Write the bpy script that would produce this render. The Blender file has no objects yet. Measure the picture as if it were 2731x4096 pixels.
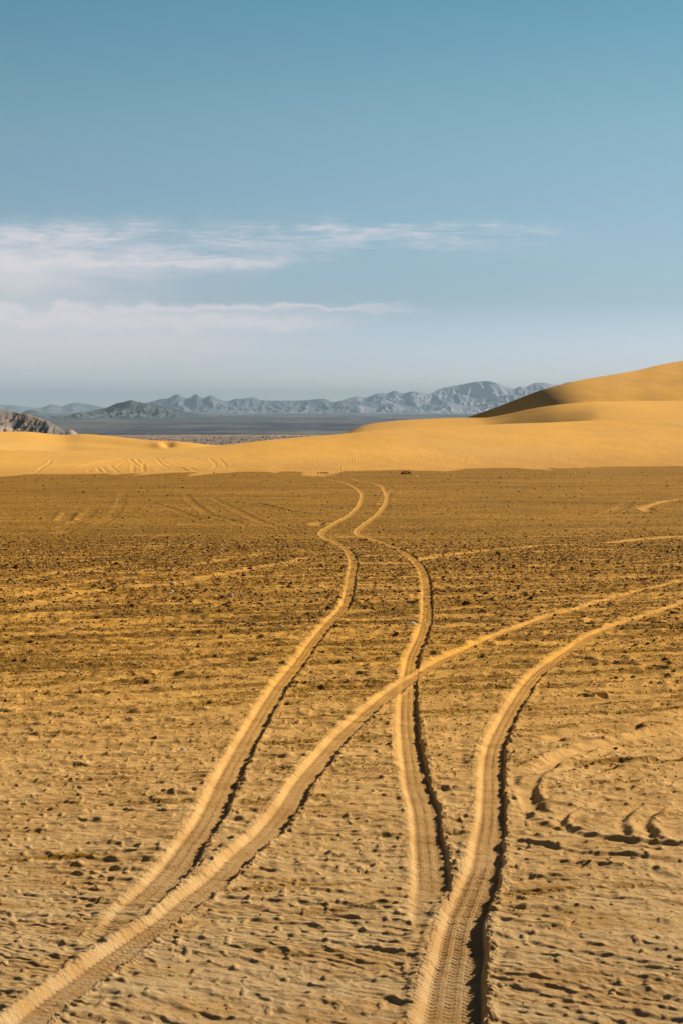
import bpy, math, random
import numpy as np

# ------------------------------------------------------------------ camera, sky, sun, exposure
S = bpy.context.scene
C = bpy.context.collection
FPX, CX, CY, HOR, CAM_H = 7964.4, 1365.5, 2048.0, 1640.0, 3.1   # photo's focal length in its own pixels, centre, horizon row
PITCH = math.atan((CY - HOR) / FPX)
cam = bpy.data.cameras.new('camera'); cam.lens = 70; cam.sensor_fit = 'VERTICAL'; cam.sensor_height = 36
cam.clip_start = .1; cam.clip_end = 200000
cam.dof.use_dof = True; cam.dof.focus_distance = 34; cam.dof.aperture_fstop = 7
co = bpy.data.objects.new('camera', cam); C.objects.link(co)
co.location = (0, 0, CAM_H); co.rotation_euler = (math.pi/2 - PITCH, 0, 0)
S.camera = co

SUN_EL, SUN_AHEAD = math.radians(26), math.radians(42)     # elevation; degrees ahead of due right
sd = (math.cos(SUN_EL)*math.cos(SUN_AHEAD), math.cos(SUN_EL)*math.sin(SUN_AHEAD), math.sin(SUN_EL))
sl = bpy.data.lights.new('sun', 'SUN'); sl.energy = 5.0; sl.angle = math.radians(.5); sl.color = (1, .83, .60)
so = bpy.data.objects.new('sun', sl); C.objects.link(so)
from mathutils import Vector
so.rotation_euler = Vector(sd).to_track_quat('Z', 'Y').to_euler()

w = bpy.data.worlds.new('World'); S.world = w; w.use_nodes = True
nt = w.node_tree; nt.nodes.clear()
def N(tree, kind, **kw):
    n = tree.nodes.new(kind)
    for k, v in kw.items():
        if k.startswith('i_'):
            key = k[2:]
            n.inputs[int(key) if key.isdigit() else key.replace('_', ' ')].default_value = v
        else: setattr(n, k, v)
    return n
def math_(tree, op, a, b=None, c=None, clamp=False):
    n = tree.nodes.new('ShaderNodeMath'); n.operation = op; n.use_clamp = clamp
    for i, v in enumerate((a, b, c)):
        if v is None: continue
        if isinstance(v, (int, float)): n.inputs[i].default_value = v
        else: tree.links.new(v, n.inputs[i])
    return n.outputs[0]
def mix(tree, fac, a, b, mode='MIX'):
    n = tree.nodes.new('ShaderNodeMix'); n.data_type = 'RGBA'; n.blend_type = mode
    for sock, v in ((n.inputs[0], fac), (n.inputs[6], a), (n.inputs[7], b)):
        if isinstance(v, (int, float)): sock.default_value = v
        elif isinstance(v, tuple): sock.default_value = (*v, 1) if len(v) == 3 else v
        else: tree.links.new(v, sock)
    return n.outputs[2]
def ramp(tree, fac, stops, interp='LINEAR'):
    n = tree.nodes.new('ShaderNodeValToRGB'); cr = n.color_ramp; cr.interpolation = interp
    while len(cr.elements) < len(stops): cr.elements.new(.5)
    for e, (p, c) in zip(cr.elements, stops):
        e.position = p; e.color = (c, c, c, 1) if isinstance(c, (int, float)) else (*c, 1)
    tree.links.new(fac, n.inputs[0]); return n.outputs[0]
L = nt.links
sky = N(nt, 'ShaderNodeTexSky', sky_type='NISHITA', sun_disc=False, sun_elevation=SUN_EL,
        sun_rotation=math.atan2(sd[0], sd[1]), altitude=600, air_density=1.0, dust_density=.6, ozone_density=1.0)
tc = N(nt, 'ShaderNodeTexCoord'); sep = N(nt, 'ShaderNodeSeparateXYZ'); L.new(tc.outputs['Generated'], sep.inputs[0])
ysafe = math_(nt, 'MAXIMUM', sep.outputs[1], .05)
U = math_(nt, 'DIVIDE', sep.outputs[0], ysafe)          # bearing of the direction
V = math_(nt, 'DIVIDE', sep.outputs[2], ysafe)          # its height above the horizon
tint = ramp(nt, V, [(0, (.97, .95, 1.38)), (.023, (.545, .605, .935)), (.055, (.325, .400, .54)), (.143, (.315, .430, .450)), (.205, (.215, .400, .410)), (.55, (.12, .135, .13))])  # unseen sky above the frame darkened to cut the ambient fill
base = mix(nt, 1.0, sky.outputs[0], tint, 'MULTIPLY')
# thin cirrus: bands of cloud streaks low in the northern sky
def gauss(sock, c, wd):
    t = math_(nt, 'DIVIDE', math_(nt, 'SUBTRACT', sock, c), wd)
    return math_(nt, 'POWER', 2.718, math_(nt, 'MULTIPLY', math_(nt, 'MULTIPLY', t, t), -1))
def smooth(sock, a, b):
    n = nt.nodes.new('ShaderNodeMapRange'); n.interpolation_type = 'SMOOTHSTEP'
    L.new(sock, n.inputs[0]); n.inputs[1].default_value = a; n.inputs[2].default_value = b; return n.outputs[0]
def pu(px): return (px - CX) / FPX
def pv(py): return (HOR - py) / FPX
def cnoise(sx, sy, detail, seed, dist=.4, rough=.55):
    cb = N(nt, 'ShaderNodeCombineXYZ'); L.new(math_(nt, 'MULTIPLY', U, sx), cb.inputs[0]); L.new(math_(nt, 'MULTIPLY', V, sy), cb.inputs[1]); cb.inputs[2].default_value = seed
    n = N(nt, 'ShaderNodeTexNoise'); n.inputs['Scale'].default_value = 1; n.inputs['Detail'].default_value = detail
    n.inputs['Roughness'].default_value = rough; n.inputs['Distortion'].default_value = dist; L.new(cb.outputs[0], n.inputs['Vector']); return n.outputs[0]
warpn = N(nt, 'ShaderNodeTexNoise'); cbw = N(nt, 'ShaderNodeCombineXYZ'); L.new(math_(nt, 'MULTIPLY', U, 55), cbw.inputs[0]); L.new(math_(nt, 'MULTIPLY', V, 90), cbw.inputs[1])
warpn.inputs['Scale'].default_value = 1; warpn.inputs['Detail'].default_value = 5; L.new(cbw.outputs[0], warpn.inputs['Vector'])
VW = math_(nt, 'ADD', V, math_(nt, 'MULTIPLY', math_(nt, 'SUBTRACT', warpn.outputs[0], .5), .017))
big = cnoise(9, 70, 6, 1.3); fine = cnoise(24, 210, 6, 5.1, .7, .6); long_ = cnoise(5, 190, 5, 9.7, .3)
puff = cnoise(42, 120, 6, 2.2, .6, .6)
def band(py, wpy, px_end, fade, amp, tex, lo, hi):
    m = math_(nt, 'MULTIPLY', gauss(VW, pv(py), wpy/FPX), smooth(U, pu(px_end), pu(px_end - fade)))
    t = smooth(tex, lo, hi)
    return math_(nt, 'MULTIPLY', math_(nt, 'MULTIPLY', m, t), amp)
fibre = math_(nt, 'MULTIPLY_ADD', cnoise(16, 150, 10, 3.3, 1.0, .68), .6, math_(nt, 'MULTIPLY', cnoise(60, 420, 8, 7.7, .8, .7), .4))
mixt = math_(nt, 'MULTIPLY_ADD', big, .55, math_(nt, 'MULTIPLY', fine, .45))
mix2 = math_(nt, 'MULTIPLY_ADD', long_, .5, math_(nt, 'MULTIPLY', puff, .5))
clouds = [band(1030, 80, 1600, 1200, .75, fibre, .36, .70),
          band(1040, 110, 1300, 1000, .50, mixt, .25, .65),
          band(945, 40, 1150, 800, .75, fibre, .38, .68),
          math_(nt, 'MULTIPLY', band(930, 22, 2500, 900, .75, fibre, .40, .66), smooth(U, pu(1000), pu(1350))),
          band(970, 60, 2600, 1000, .55, fibre, .40, .70),
          band(1048, 20, 1290, 300, .70, fine, .30, .56),
          band(1120, 120, 900, 900, .70, big, .15, .50),
          band(1236, 13, 1800, 450, .85, fibre, .15, .58),
          band(1292, 32, 1600, 600, .90, fibre, .16, .56),
          band(1270, 48, 1000, 800, .85, puff, .05, .50),
          band(1390, 60, 1350, 700, .80, fibre, .25, .60),
          band(1430, 20, 820, 500, .55, fine, .30, .58),
          band(1440, 190, 1800, 1700, .80, big, -.6, .45)]
tot = clouds[0]
for c_ in clouds[1:]:      # screen
    tot = math_(nt, 'SUBTRACT', 1, math_(nt, 'MULTIPLY', math_(nt, 'SUBTRACT', 1, tot), math_(nt, 'SUBTRACT', 1, c_)))
front = math_(nt, 'GREATER_THAN', sep.outputs[1], .1)
tot = math_(nt, 'MULTIPLY', tot, front, clamp=True)
CLOUD = (5.3, 4.9, 5.15)
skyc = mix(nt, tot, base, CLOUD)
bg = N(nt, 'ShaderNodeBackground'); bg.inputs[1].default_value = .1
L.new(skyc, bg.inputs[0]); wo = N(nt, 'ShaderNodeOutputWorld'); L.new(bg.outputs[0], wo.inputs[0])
S.view_settings.view_transform = 'Standard'; S.view_settings.look = 'None'
S.view_settings.exposure = 0.64; S.view_settings.gamma = 1; S.view_settings.use_curve_mapping = False
S.cycles.volume_bounces = 0; S.cycles.max_bounces = 5

# ------------------------------------------------------------------ helpers
rng = np.random.default_rng(7); random.seed(7)
_perm = rng.permutation(1024).astype(np.int32); _ang = rng.random(1024)*2*np.pi
_gx, _gy = np.cos(_ang).astype(np.float32), np.sin(_ang).astype(np.float32)
def perlin(x, y, seed=0):                    # gradient noise, about -0.7 .. 0.7
    x = np.asarray(x, np.float64) + seed*37.17; y = np.asarray(y, np.float64) - seed*11.31
    xi = np.floor(x); yi = np.floor(y); fx = (x-xi).astype(np.float32); fy = (y-yi).astype(np.float32)
    xi = xi.astype(np.int64); yi = yi.astype(np.int64)
    def g(ix, iy, dx, dy):
        h = _perm[(_perm[(ix + seed*131) & 1023] + iy) & 1023]
        return _gx[h]*dx + _gy[h]*dy
    u = fx*fx*fx*(fx*(fx*6-15)+10); v = fy*fy*fy*(fy*(fy*6-15)+10)
    a = g(xi, yi, fx, fy); b = g(xi+1, yi, fx-1, fy); c = g(xi, yi+1, fx, fy-1); d = g(xi+1, yi+1, fx-1, fy-1)
    return (a + u*(b-a))*(1-v) + (c + u*(d-c))*v
def fbm(x, y, oct=4, seed=0, gain=.5):
    s = 0; a = 1; 
    for k in range(oct): s = s + a*perlin(x*2**k, y*2**k, seed+k); a *= gain
    return s
def ridged(x, y, oct=4, seed=0, gain=.5):    # 0 .. 1, crests at 1
    s = 0; a = 1; t = 0
    for k in range(oct): s = s + a*(1 - np.abs(perlin(x*2**k, y*2**k, seed+k))*2.2)**2; t += a; a *= gain
    return s/t
def ss(x, a, b):
    t = np.clip((x-a)/(b-a), 0, 1); return t*t*(3-2*t)
def pix(px, py):                             # direction of a photo pixel as (x/y, z/y)
    a = (np.asarray(px, float)-CX)/FPX; b = (CY-np.asarray(py, float))/FPX
    dy = math.cos(PITCH) + b*math.sin(PITCH)
    return a/dy, (-math.sin(PITCH) + b*math.cos(PITCH))/dy
SL = (1783-HOR)/FPX                          # the flat falls away gently
def plane(y): return -SL*np.minimum(y, 2200)
def ground_pt(px, py):
    u, v = pix(px, py); y = CAM_H/(-v-SL); return u*y, y

def mesh_obj(name, verts, faces, mat, attrs=None, parent=None, smooth_=True, colors=None):
    me = bpy.data.meshes.new(name)
    verts = np.ascontiguousarray(verts, np.float32); faces = np.ascontiguousarray(faces, np.int32)
    n, k = faces.shape
    me.vertices.add(len(verts)); me.vertices.foreach_set('co', verts.ravel())
    me.loops.add(n*k); me.loops.foreach_set('vertex_index', faces.ravel())
    me.polygons.add(n); me.polygons.foreach_set('loop_start', np.arange(0, n*k, k, dtype=np.int32))
    me.polygons.foreach_set('loop_total', np.full(n, k, np.int32))
    me.polygons.foreach_set('use_smooth', np.full(n, smooth_, bool))
    for an, av in (attrs or {}).items():
        at = me.attributes.new(an, 'FLOAT', 'POINT'); at.data.foreach_set('value', np.ascontiguousarray(av, np.float32))
    if colors is not None:
        at = me.attributes.new('stone_color', 'FLOAT_COLOR', 'POINT'); at.data.foreach_set('color', np.ascontiguousarray(colors, np.float32).ravel())
    me.update(calc_edges=True); me.materials.append(mat)
    o = bpy.data.objects.new(name, me); C.objects.link(o)
    if parent: o.parent = parent
    return o
def grid_faces(nr, nc):
    i = np.arange(nr*nc, dtype=np.int32).reshape(nr, nc)
    return np.stack([i[:-1, :-1], i[:-1, 1:], i[1:, 1:], i[1:, :-1]], -1).reshape(-1, 4)
def structure(o, label=None):
    o['kind'] = 'structure'
    if label: o['label'] = label
    return o
def tag(o, label, cat, group=None):
    o['label'] = label; o['category'] = cat
    if group: o['group'] = group
    return o

# ------------------------------------------------------------------ materials
def new_mat(name, rough=.9):
    m = bpy.data.materials.new(name); m.use_nodes = True; t = m.node_tree
    b = t.nodes['Principled BSDF']; b.inputs['Roughness'].default_value = rough; b.inputs['Specular IOR Level'].default_value = .03
    return m, t, b
def tex(t, kind_scale, mapping=(1, 1, 1), detail=4, rough=.55, dist=0):
    g = t.nodes.new('ShaderNodeNewGeometry'); mp = t.nodes.new('ShaderNodeMapping'); mp.inputs['Scale'].default_value = mapping
    t.links.new(g.outputs['Position'], mp.inputs[0]); n = t.nodes.new('ShaderNodeTexNoise')
    n.inputs['Scale'].default_value = kind_scale; n.inputs['Detail'].default_value = detail; n.inputs['Roughness'].default_value = rough
    n.inputs['Distortion'].default_value = dist; t.links.new(mp.outputs[0], n.inputs['Vector']); return n.outputs[0]
def attr(t, name):
    a = t.nodes.new('ShaderNodeAttribute'); a.attribute_name = name; return a
def bump(t, b, height, strength, dist, prev=None):
    n = t.nodes.new('ShaderNodeBump'); n.inputs['Distance'].default_value = dist
    if isinstance(strength, (int, float)): n.inputs['Strength'].default_value = strength
    else: t.links.new(strength, n.inputs['Strength'])
    t.links.new(height, n.inputs['Height'])
    if prev: t.links.new(prev, n.inputs['Normal'])
    if b: t.links.new(n.outputs[0], b.inputs['Normal'])
    return n.outputs[0]

SAND_NEAR, SAND_MID = (.58, .395, .20), (.65, .365, .085)
GRAV = (.32, .158, .018)
def ground_material():
    m, t, b = new_mat('gravelly_sand')
    sa = attr(t, 'sand').outputs['Fac']; fa = attr(t, 'far').outputs['Fac']
    sandc = ramp(t, fa, [(0, (.52, .385, .22)), (.08, (.60, .425, .22)), (.2, (.70, .45, .18)), (.34, (.70, .395, .085))])
    sandc = mix(t, math_(t, 'MULTIPLY', ramp(t, tex(t, 1.3, (1, 1.6, 1), 6, .65), [(.42, 0), (.6, 1)]), .6), sandc, (.47, .27, .09))
    # grains
    gr = ramp(t, tex(t, 140, (1, 1, 1), 3, .7), [(.36, 0), (.46, 1)])
    sandc = mix(t, .5, sandc, mix(t, gr, (.30, .18, .08), (1, 1, 1)), 'MULTIPLY')
    g1 = tex(t, 26, (1, .45, 1), 4, .7); g2 = tex(t, 9, (1, .14, 1), 4, .75)
    gm = mix(t, ramp(t, fa, [(.25, 0), (.55, 1)]), g1, g2)
    gc = ramp(t, gm, [(.30, (.08, .05, .018)), (.42, (.23, .125, .026)), (.54, (.38, .21, .036)), (.66, (.58, .35, .075)), (.78, (.75, .5, .17))])
    gc = mix(t, math_(t, 'MULTIPLY', ramp(t, fa, [(.3, 0), (.5, 1)]), .30), gc, GRAV)
    patch = ramp(t, tex(t, .55, (.35, 1.6, 1), 5, .6), [(.35, .82), (.65, 1.15)])
    gc = mix(t, 1.0, gc, patch, 'MULTIPLY')
    fs_ = ramp(t, tex(t, .16, (.45, 1, 1), 5, .65), [(.38, .80), (.62, 1.12)]); gc = mix(t, 1.0, gc, fs_, 'MULTIPLY')
    rag = math_(t, 'ADD', sa, math_(t, 'MULTIPLY', math_(t, 'SUBTRACT', tex(t, 12, (1, .5, 1), 5, .7), .5), 1.1))
    s2 = ramp(t, rag, [(.32, 0), (.68, 1)])
    col = mix(t, s2, gc, sandc)
    col = mix(t, attr(t, 'rut_floor').outputs['Fac'], col, mix(t, 1.0, col, (.87, .84, .82), 'MULTIPLY'))  # rut floors multiplied slightly darker
    t.links.new(col, b.inputs['Base Color'])
    n1 = bump(t, None, tex(t, 45, (1, 1, 1), 5, .75), .8, .016)
    n2 = bump(t, None, gm, math_(t, 'MULTIPLY', math_(t, 'SUBTRACT', 1.0, s2), .8), .05, n1)
    t.links.new(n2, b.inputs['Normal'])
    return m
def dune_material(name, colr, tone):
    m, t, b = new_mat(name, .95)
    c = mix(t, ramp(t, tex(t, .035, (1, .5, 2), 6, .62), [(.40, 0), (.62, 1)]), colr, tone)
    fo = attr(t, 'foot').outputs['Fac']
    c = mix(t, math_(t, 'MULTIPLY', fo, ramp(t, tex(t, .25, (.6, .25, 1), 5, .7), [(.35, .6), (.65, 1.25)])), c, (.56, .31, .085))
    c = mix(t, .35, c, ramp(t, tex(t, 2.2, (1, .15, 1), 4, .7), [(.3, (.75, .72, .7)), (.6, (1.06, 1.06, 1.06))]), 'MULTIPLY')
    t.links.new(c, b.inputs['Base Color'])
    g = t.nodes.new('ShaderNodeNewGeometry'); mp = t.nodes.new('ShaderNodeMapping')
    mp.inputs['Rotation'].default_value = (0, 0, math.radians(-4)); mp.inputs['Scale'].default_value = (1, .10, 1)
    t.links.new(g.outputs['Position'], mp.inputs[0])
    wv = t.nodes.new('ShaderNodeTexWave'); wv.inputs['Scale'].default_value = .95; wv.inputs['Distortion'].default_value = 9
    wv.inputs['Detail'].default_value = 3; wv.inputs['Detail Scale'].default_value = 1.0; t.links.new(mp.outputs[0], wv.inputs['Vector'])
    rp = attr(t, 'ripple').outputs['Fac']
    n1 = bump(t, None, wv.outputs['Fac'], math_(t, 'MULTIPLY', rp, .6), .05)
    bump(t, b, tex(t, 1.2, (1, .25, 1), 4, .6), .25, .12, n1)
    return m
def rock_material(name, a, b_, c_, scale, vscale=1.0, bumpd=10, steep=None, pale=(.55, .72)):
    m, t, b = new_mat(name, .95)
    n = tex(t, scale, (1, .6, 2.2), 7, .62, .6)
    c = mix(t, ramp(t, n, [(.38, 0), (.6, 1)]), a, b_)
    c = mix(t, ramp(t, tex(t, scale*2.3, (1, .5, 1.2), 6, .65, .8), [(pale[0], 0), (pale[1], 1)]), c, c_)
    t.links.new(c, b.inputs['Base Color'])
    bump(t, b, tex(t, scale*5, (1, .7, 1), 6, .7), .8, bumpd)
    return m
M_ground = ground_material()
M_dune = dune_material('golden_sand', (.78, .445, .105), (.70, .42, .13))
M_dune_pale = dune_material('pale_sand', (.74, .46, .14), (.76, .43, .10))
M_mtn = rock_material('far_mountain_rock', (.15, .19, .28), (.20, .24, .33), (.40, .40, .48), .0010, bumpd=20)  # blue of the distant haze put into the rock colour
M_range = rock_material('lit_range_rock', (.30, .34, .52), (.38, .41, .58), (.62, .61, .72), .0012, bumpd=25, pale=(.5, .7))  # pale sunlit faces and haze blue put into the rock colour
M_hill = rock_material('dark_hill_rock', (.085, .115, .155), (.13, .155, .20), (.5, .46, .42), .004, bumpd=14, pale=(.62, .75))  # bluish tone: some of the haze is put into the colour
M_brown = rock_material('brown_hill_rock', (.20, .19, .195), (.26, .235, .225), (.50, .39, .32), .016, bumpd=3, pale=(.46, .56))

# ------------------------------------------------------------------ tyre tracks traced as paths on the flat
TA = [(1290,1917),(1340,1922),(1375,1931),(1418,1950),(1444,1976),(1443,2002),(1423,2037),(1379,2072),(1324,2103),(1287,2129),(1298,2150),(1346,2172),(1379,2194),(1405,2225),(1414,2259),(1405,2303),(1396,2364),(1366,2442),(1333,2461+15),(1263,2557),(1193,2653),(1124,2740),(1058,2844),(1002,2940),(945,3045),(897,3140),(871,3200),(827,3287),(766,3374),(705,3461),(627,3548),(531,3636),(455,3723),(385,3800),(330,3850)]
TB = [(1400,1912),(1449,1927),(1497,1935),(1536,1963),(1545,1989),(1532,2029),(1497,2068),(1449,2103),(1429,2124),(1440,2142),(1488,2157),(1549,2179),(1601,2203),(1653,2238),(1684,2277),(1701,2329),(1704,2400),(1701,2487),(1680,2557),(1649,2626),(1636,2696),(1627,2792),(1627,2888),(1636,2984),(1649,3071),(1666,3158),(1684,3200+10),(1697,3287),(1706,3374),(1714,3461),(1719,3548),(1712,3636),(1702,3720),(1690,3800)]
TC = [(3300,2215),(3000,2262),(2731,2325),(2585,2360),(2455,2394),(2324,2434),(2193,2466),(2106,2500),(1976,2548),(1880,2592),(1784,2635),(1697,2683),(1610,2735),(1523,2801),(1444,2870),(1366,2945),(1280,3045),(1202,3140),(1167,3200),(1063,3331),(967,3418),(880,3505),(766,3592),(658,3679),(531,3766),(409,3853),(292,3940),(179,4028),(104,4096),(-60,4230),(-300,4420)]
TD = [(3300,2270),(3000,2330),(2731,2417),(2585,2465),(2455,2505),(2350,2552),(2254,2618),(2176,2670),(2115,2731),(2063,2809),(2015,2896),(1976,2984),(1963,3071),(1963,3158),(1958,3287),(1945,3374),(1932,3461),(1902,3548),(1867,3636),(1841,3723),(1828,3810),(1810,3897),(1801,3984),(1788,4095),(1775,4250),(1760,4450)]
def smooth_path(pts):
    x, y = ground_pt([p[0] for p in pts], [p[1] for p in pts]); o = np.argsort(y); x, y = x[o], y[o]
    m = np.gradient(x, y); ly = np.geomspace(y[0], y[-1], 3000); i = np.clip(np.searchsorted(y, ly)-1, 0, len(y)-2)
    h = y[i+1]-y[i]; t = (ly-y[i])/h
    lx = (2*t**3-3*t**2+1)*x[i] + (t**3-2*t**2+t)*h*m[i] + (-2*t**3+3*t**2)*x[i+1] + (t**3-t**2)*h*m[i+1]
    sl_ = np.gradient(lx, ly); s = np.concatenate([[0], np.cumsum(np.hypot(np.diff(lx), np.diff(ly)))])
    return ly, lx, sl_, s
class Track:
    def __init__(self, name, pts, hr, k, fade=None):
        self.name = name; self.ly, self.lx, self.sl, self.s = smooth_path(pts); self.hr = hr; self.k = k; self.fade = fade
    def coords(self, x, y):
        xc = np.interp(y, self.ly, self.lx); g = np.interp(y, self.ly, self.sl); s = np.interp(y, self.ly, self.s)
        cosn = 1/np.sqrt(1+g*g); u = (x-xc)*cosn
        ok = (y > self.ly[0]) & (y < self.ly[-1])
        return np.where(ok, u, 9.0), s + (x-xc)*g*cosn
TR = [Track('left', TA, ([9, 20, 30, 250], [.165, .15, .125, .135]), ([9, 13, 17, 30, 60, 100], [.06, .46, .56, .38, .20, .26])),
      Track('middle', TB, ([9, 20, 30, 250], [.165, .145, .125, .135]), ([9, 12.6, 14, 20, 30, 60, 100], [.03, .30, .54, .52, .36, .20, .26])),
      Track('right', TD, ([9, 10.7, 12.5, 17, 30, 60], [.235, .215, .18, .14, .125, .13]), ([9, 12, 14, 18, 30, 60], [1.05, .98, .74, .56, .50, .36])),
      Track('diagonal', TC, ([9, 20, 30, 60], [.155, .14, .12, .125]), ([9, 12, 17, 30, 60], [.84, .78, .56, .48, .36]))]
# polylines of older ruts: (photo pixels, rut half width m, depth m, bank m, how much loose sand shows)
def Z8(l): return [(2000+.4662*a, 3000+.4662*b) for a, b in l]
SC = 'scarp'
def Z1(l): return [(.871*a, 2400+.871*b) for a, b in l]
def Z4(l): return [(.871*a, 1850+.871*b) for a, b in l]
def Z5(l): return [(1366+.871*a, 1850+.871*b) for a, b in l]
def Z2(l): return [(1366+.871*a, 2400+.871*b) for a, b in l]
OLD = [(Z8([(300,600),(400,645),(480,676),(620,710),(750,745),(900,772),(1100,802),(1260,816),(1400,822),(1700,850)]), .075, .028, SC, .5),
       (Z8([(950,415),(800,470),(690,532),(600,560),(552,612),(550,655),(620,695),(740,718),(840,742)]), .06, .036, SC, .3),
       (Z8([(1300,480),(1150,540),(1085,595),(1062,660),(1105,745),(1158,798)]), .07, .032, SC, .3),
       (Z8([(1700,470),(1568,500),(1400,545),(1290,600),(1268,670),(1330,735),(1425,818)]), .07, .036, SC, .3),
       (Z8([(80,785),(300,822),(450,840),(600,862),(700,885),(850,910),(1000,915),(1250,945),(1500,960)]), .07, .026, SC, .5),
       (Z8([(160,250),(130,330),(125,420),(180,490),(215,535),(262,580),(300,610)]), .07, .030, SC, .3),
       (Z8([(390,225),(350,260),(310,320),(300,400),(350,455),(450,500)]), .06, .026, SC, .3), (Z8([(220,300),(210,380),(240,470),(320,560)]), .09, .018, .01, 1),
       (Z8([(1100,370),(1200,355),(1400,300),(1568,262)]), .05, .018, SC, .3),
       (Z2([(1750,562),(1568,602),(1400,646),(1250,682),(1130,710),(1030,752),(940,795),(880,826)]), .10, .036, SC, .6),
       (Z2([(1750,500),(1568,546),(1350,588),(1150,616),(980,655)]), .13, .045, SC, .6), (Z2([(1750,690),(1568,720),(1350,760),(1200,800),(1080,850)]), .12, .030, SC, .6), (Z2([(1700,330),(1568,345),(1300,352),(1100,370)]), .16, .035, SC, .6),
       (Z4([(0,692),(400,602),(800,560),(1400,445),(1568,425)]), .22, .010, .008, .75), (Z4([(0,552),(500,482),(900,470),(1300,405)]), .20, .008, .006, .6), (Z4([(0,640),(350,560),(700,522),(1100,505)]), .2, .008, .006, .6),
       (Z5([(60,492),(330,488),(600,481),(760,470)]), .18, .008, .006, .7), (Z5([(430,655),(780,640),(1060,618),(1300,600)]), .16, .010, .008, .8), (Z5([(430,685),(560,672),(720,662)]), .14, .010, .006, .8),
       (Z1([(0,515),(500,480),(1000,432),(1170,418)]), .12, .010, .008, .8), (Z1([(0,442),(600,362),(1000,352),(1290,335)]), .14, .010, .008, .85), (Z1([(0,380),(520,375),(740,372),(900,358)]), .12, .008, .006, .7),
       (Z1([(880,545),(1000,530),(1150,512)]), .10, .012, .008, .6), (Z1([(0,180),(450,130),(800,95),(1450,70)]), .16, .008, .006, .6), (Z1([(600,640),(850,615),(1080,590)]), .09, .010, .008, .6),
       (Z2([(900,500),(1200,470),(1568,438),(1700,425)]), .12, .010, .008, .8), (Z2([(460,130),(560,118),(640,110)]), .16, .014, .008, .9), (Z2([(380,380),(600,385),(800,375)]), .10, .010, .006, .7), (Z2([(1000,260),(1250,300),(1568,330)]), .10, .008, .006, .6),
       (Z2([(1750,485),(1568,530),(1350,570),(1150,595),(1000,635),(900,665)]), .13, .022, .018, .95),
       (Z2([(1750,545),(1568,585),(1400,628),(1250,660),(1130,690),(1030,730),(930,775),(870,808)]), .13, .030, .024, 1.1),
       (Z2([(1100,440),(1150,448),(1200,462)]), .05, .05, .03, .2),
       (Z5([(1800,318),(1568,340),(1400,352),(1180,376)]), .35, .02, .02, .95),
       (Z5([(1190,376),(1000,378),(700,402),(450,435),(330,455),(90,452)]), .25, .02, .02, .7),
       (Z5([(1700,150),(1470,180),(1400,200),(1382,212),(1430,228)]), .3, .06, .03, .6), (Z5([(1320,175),(1290,205),(1200,240)]), .3, .04, .02, .3),
       (Z5([(250,120),(200,160),(190,210)]), .25, .02, .02, .2),
       (Z4([(567,140),(560,180),(540,220),(500,260),(430,300)]), .25, .02, .012, .25), (Z4([(440,200),(400,250),(320,290),(220,320)]), .25, .02, .012, .25),
       (Z4([(320,230),(290,270)]), .3, .05, .03, .2), (Z4([(330,310),(270,325)]), .3, .04, .04, .4),
       (Z4([(850,140),(880,180),(960,240),(1080,270),(1160,300)]), .22, .025, .015, .25), (Z4([(960,155),(1060,205),(1190,270),(1330,310),(1420,335)]), .22, .025, .015, .3),
       (Z4([(680,180),(800,215),(860,240),(940,265)]), .22, .025, .015, .2), (Z4([(1150,180),(1300,215),(1420,235),(1530,240)]), .22, .04, .03, .2),
       (Z4([(1490,270),(1455,278),(1450,288)]), .25, .06, .03, .5)]
def poly_dist(x, y, pts, pad):
    px, py = ground_pt([p[0] for p in pts], [p[1] for p in pts])
    sel = np.where((x > px.min()-pad) & (x < px.max()+pad) & (y > py.min()-pad) & (y < py.max()+pad))[0]
    xs, ys = x[sel], y[sel]; best = np.full(len(sel), 1e9); along = np.zeros(len(sel)); sgn = np.ones(len(sel)); s0 = 0
    for i in range(len(px)-1):
        dx, dy = px[i+1]-px[i], py[i+1]-py[i]; ln = math.hypot(dx, dy)
        t = np.clip(((xs-px[i])*dx + (ys-py[i])*dy)/ln**2, 0, 1)
        d = np.hypot(xs-px[i]-t*dx, ys-py[i]-t*dy); b = d < best; best[b] = d[b]; nn = np.array([-dy, dx])/ln; nn = nn*np.sign(nn[0]+nn[1]+1e-9); sgn[b] = ((xs-px[i]-t*dx)*nn[0]+(ys-py[i]-t*dy)*nn[1])[b]; along[b] = s0 + t[b]*ln; s0 += ln
    return sel, best, along, s0, sgn
def spl(pts, X):
    px, py = np.array([p[0] for p in pts], float), np.array([p[1] for p in pts], float)
    m = np.zeros(len(px)); d = np.diff(py)/np.diff(px)
    m[1:-1] = (d[1:]+d[:-1])/2; m[0], m[-1] = d[0], d[-1]
    Xc = np.clip(X, px[0], px[-1]); i = np.clip(np.searchsorted(px, Xc)-1, 0, len(px)-2); h = px[i+1]-px[i]; t = (Xc-px[i])/h
    return (2*t**3-3*t**2+1)*py[i]+(t**3-2*t**2+t)*h*m[i]+(-2*t**3+3*t**2)*py[i+1]+(t**3-t**2)*h*m[i+1]
def sand_base(x, y):
    yy = y - .35*x
    st = fbm(x*.17, yy*1.4, 5, 20, .62)*1.7; st = st + 1.0*fbm(x*.5, (y-.25*x)*3.6, 4, 26, .6)*(1-ss(y, 42, 60))
    near = np.interp(y, [9, 18, 24, 32, 38, 60, 70, 90, 235, 300], [1.0, .92, .66, .50, .42, .30, .24, .18, .12, .12])
    amp = np.interp(y, [9, 24, 40, 62, 75, 240], [.42, .48, .42, .32, .18, .14])
    return near + amp*st
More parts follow.
